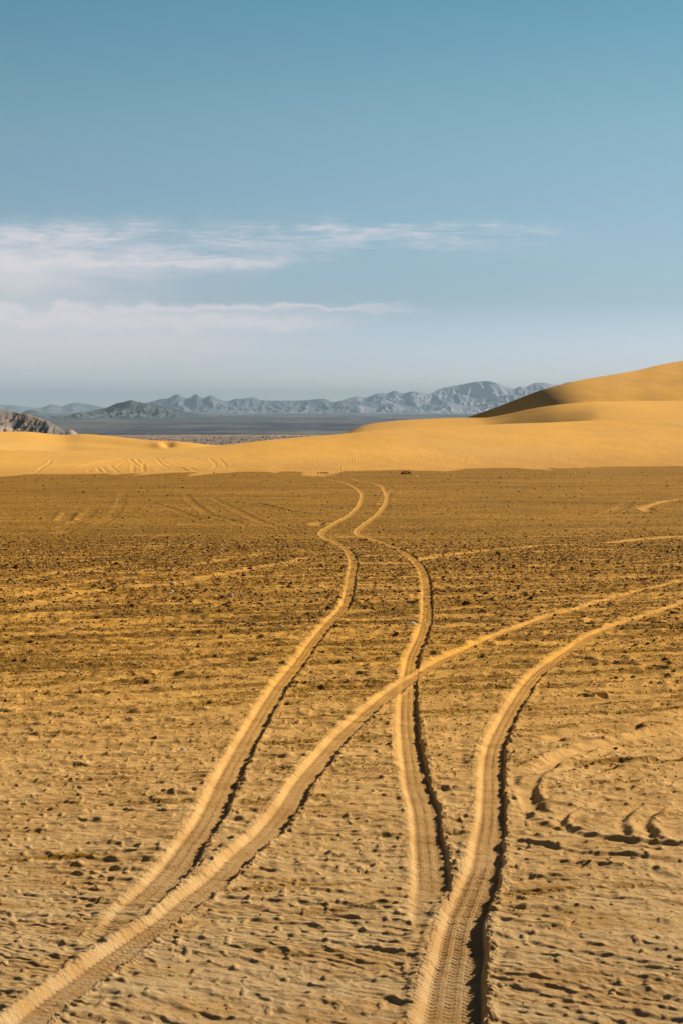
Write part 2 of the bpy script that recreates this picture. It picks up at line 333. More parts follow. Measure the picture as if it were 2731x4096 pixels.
def ground_fields(x, y, full=False):
    z = np.zeros(len(x)); sand = sand_base(x, y); rut_floor = np.zeros(len(x))
    lod = lambda a, b: 1 - ss(y, a, b)
    # gentle swells and lateral wash ridges
    z += .03*fbm(x*.35, y*.5, 3, 1)
    yy = y - .30*x
    wash = ridged(x*.55+.6*perlin(x, y, 6), yy*2.1, 3, 3)
    z += .020*wash*lod(35, 75)
    z += .05*(ridged(x*.12, yy*.55, 3, 5)-.5)*ss(y, 25, 50)*lod(120, 260)
    # clods and scuffs of soft sand
    n = y < 60; xn, yn = x[n], y[n]; f = 1 - .55*ss(yn, 24, 45)
    wx = xn + .10*perlin(xn*3, yn*3, 11); wy = yn + .10*perlin(xn*3, yn*3, 12)
    dd = wy + .55*wx*np.interp(yn, [9, 14, 19, 30], [1, .7, -.3, -.5])
    sc = ridged(wx*1.25, dd*3.5, 4, 14, .55)
    patch = .35 + .65*ss(perlin(xn*.8, yn*.8, 15), -.25, .25)
    zz = .018*(sc-.45)*patch*f*np.interp(yn, [9, 14, 18], [.45, .8, 1]) + .030*(ridged(wx*.8, dd*2.0, 3, 19)-.5)*f*ss(yn, 11, 17)*(.5+.9*ss(perlin(xn*.5, yn*.35, 18), -.2, .3))
    zz += .006*fbm(wx*6, dd*8, 4, 17)*f*(.5+ss(perlin(xn*1.1, yn*1.1, 16), -.3, .3))
    # long wind- and wheel-combed ridges: steep towards the camera's side, spaced wider with distance from the dune road
    A_ = np.interp(yn, [8, 12, 15, 19, 60], [.80, .60, .10, -.34, -.34])
    for q_, (P_, sd_, am) in enumerate(((.029, 150, .034), (.0145, 160, .056), (.0080, 170, .062))):
        g_ = yn + A_*xn + P_*yn*(.75*perlin(xn*1.3/(1+yn*.03), yn*.8, sd_) + .40*perlin(xn*4.5, yn*2, sd_+1)) + .05*perlin(xn*9, yn*9, sd_+2)
        ph = np.log(np.maximum(g_, 1))/P_; rw = np.floor(ph); fr = ph - rw
        prof_ = ss(fr, 0, .22)*(1-ss(fr, .22, 1.0)**.8)
        mod = np.clip(.75 + .9*perlin(xn*.55, rw*.37, sd_+3) + .75*perlin(xn*4/(yn/14), rw*1.9, sd_+4) + .7*perlin(xn*13/(yn/14), rw*2.7, sd_+6), 0, 1.6)
        zz += am*P_*yn*prof_*mod*np.interp(yn, [8, 30, 45, 60], [1, 1.05, .8, .35])*(1 if q_ == 0 else ss(perlin(xn*.6, yn*.4, sd_+5), -.25, .2))
    # pock marks left by old tread, in rows
    for k, (dirx, diry, seed, lo, hi) in enumerate(((1, -.75, 31, 8, 15.5), (1, -.3, 37, 11, 22), (1, .45, 41, 14, 24))):
        ln = math.hypot(dirx, diry); sx, sy = dirx/ln, diry/ln
        wob = .12*perlin(xn*.7, yn*.7, seed)
        s_ = xn*sx + yn*sy; t_ = -xn*sy + yn*sx + wob
        RW = .21; row = np.floor(t_/RW); tt = (t_/RW - row - .5)*RW
        ph = _ang[(row.astype(int)*7+seed) & 1023]
        kn = np.sin(2*np.pi*s_/.17 + ph + 2.4*perlin(s_*2.2, row*1.7, seed+2)); tt = tt + .05*perlin(s_*4, row*2.3, seed+4)
        drop = ss(perlin(s_*3.1, row*5.7, seed+5), -.15, .3)
        m = ss(perlin(xn*.45+seed, yn*.45, seed+1), .02, .25)*ss(yn, lo-1, lo+1)*(1-ss(yn, hi-2, hi+2))
        zz -= (.017 if k < 2 else .009)*m*drop*ss(kn, .45, .98)*np.exp(-(tt/(.020+.018*(_ang[(row.astype(int)*13+(s_*5.9).astype(int)) & 1023]/6.28)))**2)
        zz += .006*m*drop*ss(kn, .2, .9)*np.exp(-((np.abs(tt)-.055)/.022)**2)
    # coarse clods between gravel
    zz += .010*ss(perlin(xn*13, yn*9, 51), .18, .5)*(1-ss(yn, 22, 36))
    z[n] += zz
    for pts, hw, dep, bank, sd_ in OLD:
        sel, d, al, tot_, sg = poly_dist(x, y, pts, hw*4+.3)
        if not len(sel): continue
        wig = 1 + .3*perlin(al*2.5, d*0+hw*9, 61)
        e = ss(al, 0, .12*tot_)*(1-ss(al, .88*tot_, tot_))*.9 + .1
        if bank == SC:
            q = sg + .010*fbm(x[sel]*9, y[sel]*9, 3, 63); h = .62*dep*e*np.maximum(.3, 1+.7*fbm(x[sel]*3, y[sel]*3, 3, 66))
            w_ = hw*.62; z[sel] += h*(1.0*np.exp(-((q-w_*.8)/w_)**2) - .8*np.exp(-((q+w_*.8)/w_)**2))
            sand[sel] = np.maximum(sand[sel], sand[sel] + sd_*np.exp(-(d/hw)**2)*.3); continue
        q = d/(hw*wig)
        g = np.exp(-q**4)
        z[sel] = z[sel]*(1-.75*g*e) + e*(-dep*g + bank*np.exp(-((q-1.5)/.5)**2))
        sand[sel] = np.maximum(sand[sel], sand[sel]*(1-g) + g*e*sd_*1.1)
    fe = y > 150
    fp = spl([(-4000,1897),(0,1896),(400,1893),(900,1886),(1366,1882),(1976,1871),(2731,1863),(7000,1850)], CX+x[fe]/y[fe]*FPX)
    fy = CAM_H/(-pix(CX, fp)[1]-SL); edge_n = fbm(x[fe]/9, y[fe]/160, 5, 140, .6)
    sand[fe] = sand[fe] + .9*ss(y[fe], fy-6-90*np.maximum(edge_n, 0), fy-1-10*np.maximum(edge_n, 0))
    tid = np.full(len(x), -1, np.int8)
    for i, T in enumerate(TR):
        u, s = T.coords(x, y)
        sel = np.where(np.abs(u) < .45)[0]
        if not len(sel): continue
        us, s_, ys = u[sel], s[sel], y[sel]
        hr = np.interp(ys, *T.hr); k = np.interp(ys, *T.k)
        near = 1-ss(ys, 30, 60)
        side = np.sign(us)
        jag = (.009*ss(np.sin(2*np.pi*s_/.085 + 2*perlin(s_*2, side*3, 70)), -.6, 1) + .040*fbm(s_*2.6, side*5.3, 5, 71, .62))*near*np.where(us < 0, .30, 1) + .02*perlin(s_*1.2, side*7, 77)*(1-near)
        hrj = hr - jag*.8; a = np.abs(us)
        hb = np.minimum(np.where(us < 0, .55*hr, .80*hr), hrj-.016)
        wall = ss(a, hb, hrj)
        rim = .020*k*(1+np.where(us < 0, .2, .55)*fbm(s_*4, side*2.1, 3, 73)+.5*fbm(x[sel]*7, y[sel]*7, 2, 74))*np.where(us < 0, .8, 1)
        floor = -.070*k
        cols = np.cos(2*np.pi*us/(hr*.48)); chev = np.abs(((us/(hr*.48)) % 1)-.5)
        lug = ss(np.sin(2*np.pi*(s_/.066 + chev*.8)), -.2, .8)
        tread = (.011*lug*(cols > -.35) - .006*np.cos(2*np.pi*us/(hr*.48)))*(1-ss(ys, 30, 55))
        soft = .5+.5*ss(perlin(s_*1.3, us*2, 75), -.4, .3)
        prof = floor + tread*soft*(.75, .9, 1.0, .45)[i]*(1 if i else 1-.4*ss(-ys, -12, -10)) + (rim-floor)*wall
        outer = 1 - ss(a, hrj+.005, hr+.075)
        clod = (1+1.6*fbm(x[sel]*14, y[sel]*14, 3, 79)*near*np.where(us < 0, .6, 1))
        berm = rim*outer*clod
        inside = 1 - ss(a, hrj-.012, hrj+.012)
        e = ss(ys + .8*perlin(us*9, ys*2, 88), T.ly[0]+.2, T.ly[0]+1.9) if i < 2 else 1.0
        old = z[sel]
        m = (1-ss(a, hrj-.005, hrj+.05))
        z[sel] = old*(1-e) + e*np.where(a < hrj, old*.25*(1-wall)+old*wall*.6 + prof*(.75+.25*wall), old*(1-.4*m) + berm)
        ew = .05*fbm(s_*1.6, side*9.1, 4, 85, .6); sv = 1 - ss(a + ew, hr*.92, hr+.02+.04*near)
        sand[sel] = sand[sel]*(1-sv) + sv*(np.interp(ys, [10, 28, 38, 50, 62, 70, 90, 200], [1.1, .80, .62, .52, .58, .80, .80, .58])+.35*fbm(s_*1.1, us*6, 3, 86)*ss(ys, 15, 30))
        tid[sel[a < hr+.03]] = i
        rfl = e*(1-ss(a, hb*.9, hb*1.05))*(1-.5*ss(ys, 60, 120)); rut_floor[sel] = rut_floor[sel]*(1-e*ss(-a, -hr, -hb)) + rfl
    return (z, sand, tid, rut_floor) if full else (z, sand, tid)
# ------------------------------------------------------------------ the flat: one sheet, the ruts cut out of it as tracks of their own
NR, NC = 1900, 1500
rowpx = np.concatenate([np.linspace(5200, 4300, 60)[:-1], np.linspace(4300, 1862, NR-80), np.linspace(1862, 1836, 21)])
ry = CAM_H/(-pix(CX, rowpx)[1]-SL)
ry = np.concatenate([[-60, -20, -6, 0, 3, 5], ry[ry > 5.5]])
ru = np.concatenate([[-6, -3, -1.6, -1.1, -.8, -.6], -np.geomspace(.5, .2055, 320), np.linspace(-.205, .205, NC), np.geomspace(.2055, .5, 320), [.6, .8, 1.1, 1.6, 3, 6]])
GY, GU = np.meshgrid(ry, ru, indexing='ij')
GX = GU*np.maximum(GY, 8.0)
x, y = GX.ravel(), GY.ravel()
z, sand, tid, rut_floor = ground_fields(x, y, True)
vz = z + plane(y)
V3 = np.stack([x, y, vz], 1); F4 = grid_faces(len(ry), len(ru))
far = np.clip((np.log(np.maximum(y, 10))-math.log(10))/(math.log(240)-math.log(10)), 0, 1)
ft = np.max(tid[F4], axis=1)
ftm = np.where((tid[F4] == ft[:, None]).sum(1) >= 2, ft, -1)
def sub(mask):
    f = F4[mask]; used, inv = np.unique(f, return_inverse=True); return used, inv.reshape(f.shape)
names = {-1: ('ground', None), 0: ('tyre_track', 'leftmost tyre rut, bending in an S far off and meeting the diagonal rut at lower left'),
         1: ('tyre_track', 'middle tyre rut with a far S bend, running down until the right rut cuts it'),
         2: ('tyre_track', 'deep right tyre rut with thick black shadow at the bottom, curving away right'),
         3: ('tyre_track', 'diagonal tyre rut crossing the middle rut, from lower left corner to right edge')}
for k in (-1, 0, 1, 2, 3):
    used, f = sub(ftm == k)
    o = mesh_obj(names[k][0], V3[used], f, M_ground, {'sand': sand[used], 'far': far[used], 'rut_floor': rut_floor[used]})
    structure(o, names[k][1])
del V3, F4

# ------------------------------------------------------------------ gravel
ICO = np.array([(0,1,1.618),(0,-1,1.618),(0,1,-1.618),(0,-1,-1.618),(1,1.618,0),(-1,1.618,0),(1,-1.618,0),(-1,-1.618,0),(1.618,0,1),(-1.618,0,1),(1.618,0,-1),(-1.618,0,-1)])/1.902
ICF = []
for i in range(12):
    for j in range(i+1, 12):
        for k in range(j+1, 12):
            if all(abs(np.linalg.norm(ICO[a]-ICO[b])-1.0515) < .01 for a, b in ((i, j), (j, k), (i, k))):
                n_ = np.cross(ICO[j]-ICO[i], ICO[k]-ICO[i]); ICF.append((i, j, k) if np.dot(n_, ICO[i]) > 0 else (i, k, j))
ICF = np.array(ICF, np.int32)
VAR = [ICO*(1+.5*(rng.random((12, 1))-.5)) for _ in range(12)]
PAL = np.array([(.035,.03,.025),(.08,.05,.03),(.16,.09,.04),(.30,.15,.04),(.46,.24,.06),(.62,.36,.10),(.72,.36,.05),(.75,.55,.28),(.32,.11,.03),(.8,.7,.55)])
PW = np.array([.04,.05,.10,.20,.25,.20,.07,.07,.03,.02])
def scatter(n, y0, y1):
    yy = np.sqrt(rng.random(n)*(y1*y1-y0*y0)+y0*y0); xx = (rng.random(n)*2-1)*.29*yy; return xx, yy
sets = [(7000, 9.5, 20, .006, .35), (66000, 18, 36, .0085, .42), (225000, 25, 78, .0118, .52), (7000, 62, 130, .014, .6), (3500, 130, 238, .026, .6)]
allx, ally, alls = [], [], []
for n, y0, y1, med, sg in sets:
    xx, yy = scatter(n, y0, y1); sz = med*np.exp(sg*rng.standard_normal(n))
    if y0 >= 60: pass
    allx.append(xx); ally.append(yy); alls.append(sz)
gx, gy, gs = map(np.concatenate, (allx, ally, alls))
gz, gsand, gt = ground_fields(gx, gy)
keepp = np.clip(1.25 - 1.15*gsand, .05, 1)
ramp_ = np.where((gs > .011) & (gy < 46), .12+.88*ss(gy + 5*perlin(gx*.12, gy*.3, 130), 27, 44), 1)
keepp = keepp*ramp_*np.where((gs < .2) & (gy > 56) & (gy < 78.001), .06+.94*(1-ss(gy + 9*perlin(gx*.10, gy*.10, 131), 58, 72)), 1)
keep = (rng.random(len(gx)) < keepp) & ((gt < 0) | ((gy > 34) & (gy < 66) & (rng.random(len(gx)) < .12)))
gx, gy, gs, gz = gx[keep], gy[keep], np.minimum(gs, .09)[keep], gz[keep]
gs = np.where((gy > 60) & (gy < 130), np.minimum(gs, .06), gs)
ang = rng.random(len(gx))*2*np.pi; flat = .45+.4*rng.random(len(gx)); var = rng.integers(0, 12, len(gx)); pc = rng.choice(10, len(gx), p=PW/PW.sum())
order = np.argsort(-gs/gy + 9*(np.abs(gx/gy) > .168)); big_i, rest = order[:270], order[270:]
VV = np.array(VAR)[var[rest]]
e1 = 1+.5*rng.random(len(rest))
X_ = VV[:, :, 0]*e1[:, None]; Y_ = VV[:, :, 1]; ca, sa_ = np.cos(ang[rest])[:, None], np.sin(ang[rest])[:, None]
s_ = gs[rest][:, None]
P = np.stack([gx[rest][:, None] + s_*(X_*ca - Y_*sa_), gy[rest][:, None] + s_*(X_*sa_ + Y_*ca), (gz[rest]+plane(gy[rest]))[:, None] + s_*flat[rest][:, None]*(VV[:, :, 2]+.45)], -1)
colr = PAL[pc[rest]]*(.8+.4*rng.random((len(rest), 1)))
colv = np.repeat(np.concatenate([colr, np.ones((len(rest), 1))], 1), 12, 0)
Ff = (ICF[None] + 12*np.arange(len(rest), dtype=np.int32)[:, None, None]).reshape(-1, 3)
M_grav, t, b = new_mat('gravel_stone', .8); t.links.new(attr(t, 'stone_color').outputs['Color'], b.inputs['Base Color'])
go = mesh_obj('gravel', P.reshape(-1, 3), Ff, M_grav, smooth_=False, colors=colv)
go['kind'] = 'stuff'; go['label'] = 'loose gravel strewn over the brown flat'

def stone_mat(name, c):
    m, t, b = new_mat(name, .8)
    n = tex(t, 60, (1, 1, 1), 5, .65); cc = mix(t, ramp(t, n, [(.35, 0), (.65, 1)]), tuple(v*.75 for v in c), tuple(min(1, v*1.2) for v in c))
    t.links.new(cc, b.inputs['Base Color']); bump(t, b, n, .5, .01); return m
SM = {'black': (.03, .028, .027), 'brown': (.13, .075, .035), 'tan': (.42, .27, .12), 'orange': (.55, .27, .06), 'cream': (.66, .52, .36), 'rust': (.25, .08, .03), 'white': (.8, .76, .7), 'grey': (.34, .36, .36)}
SMAT = {k: stone_mat(k + '_stone', v) for k, v in SM.items()}
def rock_mesh(name, mat, seed):
    r = np.random.default_rng(seed)
    # icosahedron split once, pushed about to a knapped, faceted stone
    vs = [tuple(v) for v in ICO]; cache = {}; fs = []
    def mid(a, b):
        k = (min(a, b), max(a, b))
        if k not in cache:
            p = (np.array(vs[a])+np.array(vs[b]))/2; cache[k] = len(vs); vs.append(tuple(p/np.linalg.norm(p)))
        return cache[k]
    for a, b, c in ICF:
        ab, bc, ca_ = mid(a, b), mid(b, c), mid(c, a); fs += [(a, ab, ca_), (b, bc, ab), (c, ca_, bc), (ab, bc, ca_)]
    v = np.array(vs)
    for _ in range(7):                       # plane cuts give flat facets
        d = r.standard_normal(3); d /= np.linalg.norm(d); h = .55+.3*r.random(); q = v@d
        v = v - np.maximum(q-h, 0)[:, None]*d
    v *= (1+.08*(r.random((len(v), 1))-.5)); v[:, 2] += .35; v[:, 2] = np.maximum(v[:, 2], -.2)
    me_o = mesh_obj(name, v, np.array(fs), mat, smooth_=False); return me_o
PAL_KEY = ['black', 'black', 'brown', 'brown', 'tan', 'tan', 'orange', 'cream', 'rust', 'white']
protos = {}
def place_rock(kind, xx, yy, zz, s, fl, a, label, group=None, elong=1.3):
    v = random.randrange(4)
    if (kind, v) not in protos:
        o = rock_mesh('stone', SMAT[kind], 100+v*7+len(kind)); protos[(kind, v)] = o
    else:
        o = protos[(kind, v)].copy(); C.objects.link(o)
    o.location = (xx, yy, zz); o.scale = (s*elong, s, s*fl); o.rotation_euler = (0, 0, a); o.name = 'stone'
    tag(o, label, 'stone', group); return o
WORDS = {'black': 'blackish', 'brown': 'dark brown', 'tan': 'tan', 'orange': 'orange', 'cream': 'cream coloured', 'rust': 'rust red', 'white': 'whitish'}
def zone(xx, yy):
    zn = 'in the near sand' if yy < 22 else 'in front gravel' if yy < 29 else 'in middle gravel' if yy < 38 else 'in coarse gravel' if yy < 50 else 'in rearmost gravel' if yy < 67 else 'on the far brown flat'
    xa = np.interp(yy, TR[0].ly, TR[0].lx); xb = np.interp(yy, TR[1].ly, TR[1].lx); e = .1715*yy
    sd_ = ('near left edge' if xx < -.7*e else 'left of the ruts' if xx < xa-.25*e else 'beside the left rut' if xx < xa else 'between the ruts' if xx < xb
           else 'beside the middle rut' if xx < xb+.2*e else 'right of the ruts' if xx < .72*e else 'near right edge')
    return zn + ', ' + sd_
cls = {}
for i in big_i:
    sw = 'smallish' if gs[i]/gy[i] < .00075 else 'larger'
    cls.setdefault(sw + ' ' + WORDS[PAL_KEY[pc[i]]] + ' stone ' + zone(gx[i], gy[i]), []).append(i)
ORD = ['leftmost', 'second from left', 'third from left', 'fourth from left', 'fifth from left', 'sixth from left', 'seventh from left', 'eighth from left', 'ninth from left', 'tenth from left', 'eleventh from left', 'twelfth from left', 'thirteenth from left', 'fourteenth from left']
for lab in [l for l in cls if len(cls[l]) > 12]:      # split a crowded class by distance
    ids = sorted(cls.pop(lab), key=lambda i: gy[i]); h_ = len(ids)//2
    cls[lab.replace('stone in', 'stone, nearer row, in').replace('stone on', 'stone, nearer row, on')] = ids[:h_]; cls[lab.replace('stone in', 'stone, farther row, in').replace('stone on', 'stone, farther row, on')] = ids[h_:]
for lab, ids in cls.items():
    ids.sort(key=lambda i: gx[i]/gy[i])
    for q, i in enumerate(ids):
        l2 = lab if len(ids) == 1 else (('left ', 'right ')[q] if len(ids) == 2 else ORD[min(q, 13)] + ' ') + lab if len(ids) <= 14 else lab
        place_rock(PAL_KEY[pc[i]], gx[i], gy[i], gz[i]+plane(gy[i]), gs[i], flat[i], ang[i], l2, 'loose stones scattered over the flat', 1.25)
# stones one can pick out in the photo: colour, pixel, width in photo pixels, label
NAMED = [('grey', 154, 2403, 12, 'pale grey rounded stone near the left edge of the coarse gravel'),
  ('cream', 440, 2311, 12, 'cream flat-topped stone lying alone on sand streaks at left'),
  ('tan', 118, 2270, 13, 'light tan upright stone at the far left of the gravel band'),
  ('cream', 234, 2256, 10, 'cream stone leaning on a black one in the left gravel'),
  ('black', 237, 2261, 15, 'black stone under a cream one in the left gravel'),
  ('orange', 482, 2178, 8, 'bright orange stone at the back edge of the gravel band, left side'),
  ('white', 1328, 2184, 11, 'white stone just left of the left rut, below its S bend'),
  ('white', 1250, 2229, 10, 'white stone a little way left of the left rut'),
  ('orange', 1200, 2246, 14, 'dark orange stone left of the ruts with a black shadow side'),
  ('black', 498, 2342, 13, 'black stone standing on a sand streak at left'),
  ('black', 84, 2422, 13, 'black stone nearest the left edge, on pale sand'),
  ('grey', 440, 2427, 12, 'dark grey stone low in the left gravel'),
  ('white', 1457, 2366, 13, 'white stone with a black shadow between the two ruts'),
  ('rust', 1625, 2412, 15, 'rust red stone just left of the middle rut'),
  ('orange', 1604, 2295, 16, 'flat orange stone between the ruts above the white one'),
  ('orange', 2037, 2299, 13, 'orange stone in the middle of the right gravel'),
  ('cream', 2272, 2246, 15, 'yellowish cream stone in the right gravel'),
  ('orange', 2481, 2259, 12, 'glowing orange stone towards the right edge'),
  ('white', 2542, 2226, 7, 'small white stone up at the right, beside the sand streak'),
  ('white', 1780, 2353, 9, 'white stone just right of the middle rut'),
  ('white', 1936, 2370, 7, 'small bright white stone right of the middle rut'),
  ('cream', 1958, 2183, 10, 'pinkish cream stone at the back of the right gravel'),
  ('black', 2668, 2211, 20, 'large blackish stone near the right edge under the sand streak'),
  ('black', 2172, 2347, 14, 'blackish stone alone on sand in the right gravel'),
  ('black', 2070, 2361, 16, 'flat black stone low in the right gravel'),
  ('black', 1835, 2347, 11, 'dark stone right of the middle rut'),
  ('white', 2605, 3371, 11, 'small pale stone beside the darkest pit at right'),
  ('white', 180, 3538, 10, 'tiny whitish pebble on the sand at lower left')]
nx_, ny_ = ground_pt([n[1] for n in NAMED], [n[2] for n in NAMED]); nz, _, _ = ground_fields(nx_, ny_)
for (kd, px, py, wd, lab), xx, yy, zz in zip(NAMED, nx_, ny_, nz):
    s = wd/FPX*yy/2.3
    place_rock(kd, xx, yy, zz+plane(yy), s, .75, random.random()*6, lab, None, 1.15)

# ------------------------------------------------------------------ dunes
def zat(py, y): return CAM_H + pix(CX, py)[1]*y
def dune(name, X, yf, zf, yc, zc, back, prof, mat, nf=220, nb=60, extra=None, ripple=None, foot=None, label=None):
    """front face from foot (yf, zf) to crest (yc, zc), back slope running down behind; X = bearing in photo pixels"""
    u = pix(X, CY)[0]; nx = len(X)
    tf = np.linspace(0, 1, nf)[:, None]; tb = np.linspace(0, 1, nb)[1:, None]
    yF = yf + (yc-yf)*tf; zF = zf + (zc-zf)*prof(tf, X[None, :])
    yB = yc + back*tb; zb = plane(yc+back) - 1.5
    zB = zc + (zb-zc)*(tb**1.6)
    Yg = np.concatenate([yF, yB]); Zg = np.concatenate([zF, zB]); Xg = u[None, :]*Yg
    T = np.concatenate([tf, 1+tb])*np.ones((1, nx)); XX = np.ones_like(T)*X[None, :]
    if extra: Zg = Zg + extra(Xg, Yg, XX, T)
    at = {'ripple': (ripple(Xg, Yg, XX, T) if ripple else np.zeros_like(T)).ravel(), 'foot': (foot(Xg, Yg, XX, T) if foot else np.zeros_like(T)).ravel()}
    o = mesh_obj(name, np.stack([Xg, Yg, Zg], -1).reshape(-1, 3), grid_faces(*Yg.shape), mat, at)
    return structure(o, label), Xg, Yg, Zg
# front dune apron right behind the flat
X1 = np.concatenate([np.linspace(-4000, -350, 60)[:-1], np.linspace(-350, 3080, 1900), np.linspace(3080, 7000, 60)[1:]])
foot_px = spl([(-4000,1897),(0,1896),(400,1893),(900,1886),(1366,1882),(1976,1871),(2731,1863),(7000,1850)], X1)
foot_px = foot_px + .5*perlin(X1/260, X1*0+3, 93)
yf1 = ground_pt(X1, foot_px)[1]; zf1 = plane(yf1) - .05
c1 = spl([(-4000,1850),(-600,1805),(0,1803),(300,1804),(600,1801),(760,1794),(850,1786),(950,1775),(1089,1759),(1219,1748),(1366,1736),(1500,1722),(1700,1708),(1963,1698),(2259,1687),(2555,1671),(2731,1669),(3300,1660),(7000,1750)], X1)
yc1 = yf1 + spl([(-4000,105),(0,105),(700,110),(1366,130),(2731,150),(7000,150)], X1); zc1 = zat(c1, yc1)
def p1(t, X): return .55*t + .45*(1-(1-t)**1.9)
# wheel marks on the dune's foot, in photo pixels (from the zoomed crop: x = 300+.51X, y = 1720+.51Y)
def ZD(l): return [(300+.5102*a, 1720+.5102*b) for a, b in l]
DT = [ZD([(510,165),(450,180),(435,210),(450,250),(500,285),(560,310),(620,325)]), ZD([(560,168),(500,185),(487,215),(500,250),(540,285),(600,305)]),
      ZD([(460,332),(462,300),(465,275)]), ZD([(545,330),(540,300),(545,265)]),
      ZD([(740,155),(650,180),(635,205),(650,240),(690,280),(740,300)]), ZD([(850,153),(760,165),(700,180),(685,205),(690,235)]),
      ZD([(700,255),(760,280),(830,295),(880,318)]), ZD([(780,262),(860,285),(920,300),(960,322)]), ZD([(805,292),(850,300),(885,322)]),
      ZD([(1055,230),(1100,265),(1110,285),(1070,310)]), ZD([(1130,230),(1180,270),(1185,290)]), ZD([(1140,262),(1260,285),(1360,300),(1445,317)]), ZD([(1180,290),(1280,300),(1360,318)]),
      ZD([(900,300),(1000,312),(1110,322)]), ZD([(1110,315),(1230,324)]), ZD([(0,305),(120,270),(250,240),(380,215)]), ZD([(110,315),(120,332)]), ZD([(180,300),(200,330)]), ZD([(215,295),(265,332)]), ZD([(275,280),(345,332)]),
      ZD([(-300,330),(-200,270),(-180,235)]), ZD([(-60,150),(60,210),(120,225)]), ZD([(330,295),(380,262),(430,245)]),
      [(1790,1871),(1835,1850),(1856,1830)], [(1815,1872),(1850,1850),(1862,1832)]]
def carve(Xg, Yg, XX, T):
    Z0 = zf1 + (zc1-zf1)*p1(np.clip(T, 0, 1), XX); out = np.zeros_like(T)
    rowY = HOR + (-(Z0-CAM_H)/Yg)*FPX          # photo row of each vertex
    for pts in DT:
        wx, wy = [], []
        for a, b in pts:
            j = int(np.argmin(np.abs(X1-a))); col = rowY[:220, j]; o_ = np.argsort(col); yy = float(np.interp(b, col[o_], Yg[:220, j][o_])); wx.append(pix(a, CY)[0]*yy); wy.append(yy)
        wx, wy = np.array(wx), np.array(wy)
        sel = (Xg > wx.min()-2) & (Xg < wx.max()+2) & (Yg > wy.min()-2) & (Yg < wy.max()+2)
        xs, ys = Xg[sel], Yg[sel]; best = np.full(len(xs), 1e9)
        for i in range(len(wx)-1):
            dx, dy = wx[i+1]-wx[i], wy[i+1]-wy[i]; t = np.clip(((xs-wx[i])*dx+(ys-wy[i])*dy)/(dx*dx+dy*dy), 0, 1)
            best = np.minimum(best, np.hypot(xs-wx[i]-t*dx, ys-wy[i]-t*dy))
        out[sel] += -.03*np.exp(-(best/.19)**2) + .018*np.exp(-((best-.42)/.15)**2)
    return out
def ex1(Xg, Yg, XX, T):
    e = .35*fbm(Xg/28, Yg/50, 3, 95)*ss(T, .02, .4)*(1-ss(T, .85, 1))
    return e + carve(Xg, Yg, XX, T) + .05*fbm(Xg/3.5, Yg/9, 3, 97)
o1, _, _, _ = dune('dune', X1, yf1, zf1, yc1, zc1, 90, p1, M_dune, nf=420, extra=ex1,
    ripple=lambda Xg, Yg, XX, T: (1-ss(T, .12, .40))*ss(XX, 900, 1500)*(.4+.6*ss(fbm(Xg/14, Yg/20, 3, 99), -.4, .3)),
    foot=lambda Xg, Yg, XX, T: (1-ss(T, .0, .30))*.75, label='broad low golden dune apron right behind the brown flat')
# far left dune behind it
X0 = np.linspace(-2600, 1250, 1100)
c0 = spl([(-2600,1760),(-500,1730),(0,1727),(113,1727),(261,1740),(331,1736),(392,1739),(488,1749),(610,1761),(679,1763),(749,1769),(836,1779),(941,1782),(1100,1800),(1250,1830)], X0)
yc0 = 520 + 25*np.sin(X0/180) + 0*X0; zc0 = zat(c0, yc0); yf0 = yc0 - 150; zf0 = np.minimum(plane(yf0)-.6, zat(1815, yf0))
def ex0(Xg, Yg, XX, T):
    g = lambda cx, wx, ct, wt: np.exp(-((XX-cx)/wx)**2-((T-ct)/wt)**2)
    return -.8*g(672, 24, .86, .12) + .35*g(640, 30, .80, .10) + .5*g(120, 260, .62, .12) - .5*g(420, 200, .70, .12) + .25*fbm(Xg/30, Yg/40, 3, 103)*(T < 1)*(1-ss(T, .8, 1))
o0, _, _, _ = dune('dune', X0, yf0, zf0, yc0, zc0, 120, lambda t, X: .62*t+.38*t*t, M_dune_pale, extra=ex0, label='low pale dune with a small dark hollow, at the far left')
# middle dune: lit shoulder at left, brown curved face at right
X2 = np.concatenate([np.linspace(1150, 3080, 1200), np.linspace(3080, 5500, 50)[1:]])
c2 = spl([(1150,1775),(1366,1737),(1453,1702),(1571,1684),(1714,1675),(1862,1671),(1943,1670),(2029,1655),(2121,1635),(2226,1619),(2357,1608),(2489,1604),(2620,1603),(2731,1603),(3300,1600),(5500,1640)], X2)
yc2 = spl([(1150,545),(1862,560),(1960,552),(2100,540),(2226,533),(2357,538),(2489,556),(2731,590),(5500,640)], X2); zc2 = zat(c2, yc2)
yf2 = yc2 - spl([(1150,60),(1862,42),(1950,31),(2080,30),(2250,38),(2400,62),(2731,95),(5500,100)], X2); zf2 = np.minimum(zat(c1[np.searchsorted(X1, np.clip(X2, -3999, 6999))]+16, yf2), zc2-1.2)
def ex2(Xg, Yg, XX, T):
    g = lambda cx, wx, ct, wt: np.exp(-((XX-cx)/wx)**2-((T-ct)/wt)**2)
    return .35*g(2420, 130, .5, .25) + .2*fbm(Xg/25, Yg/30, 3, 107)*(1-ss(T, .75, 1)) + .10*perlin(Xg/3, Yg/90, 109)*np.exp(-((T-.97)/.03)**2)*(XX > 2200)
o2, _, _, _ = dune('dune', X2, yf2, zf2, yc2, zc2, 110, lambda t, X: t*(1.25-.25*t), M_dune, extra=ex2, ripple=lambda Xg, Yg, XX, T: .35+0*T, label='middle dune with a lit shoulder and a brown shaded bowl, in front of the tallest dune')
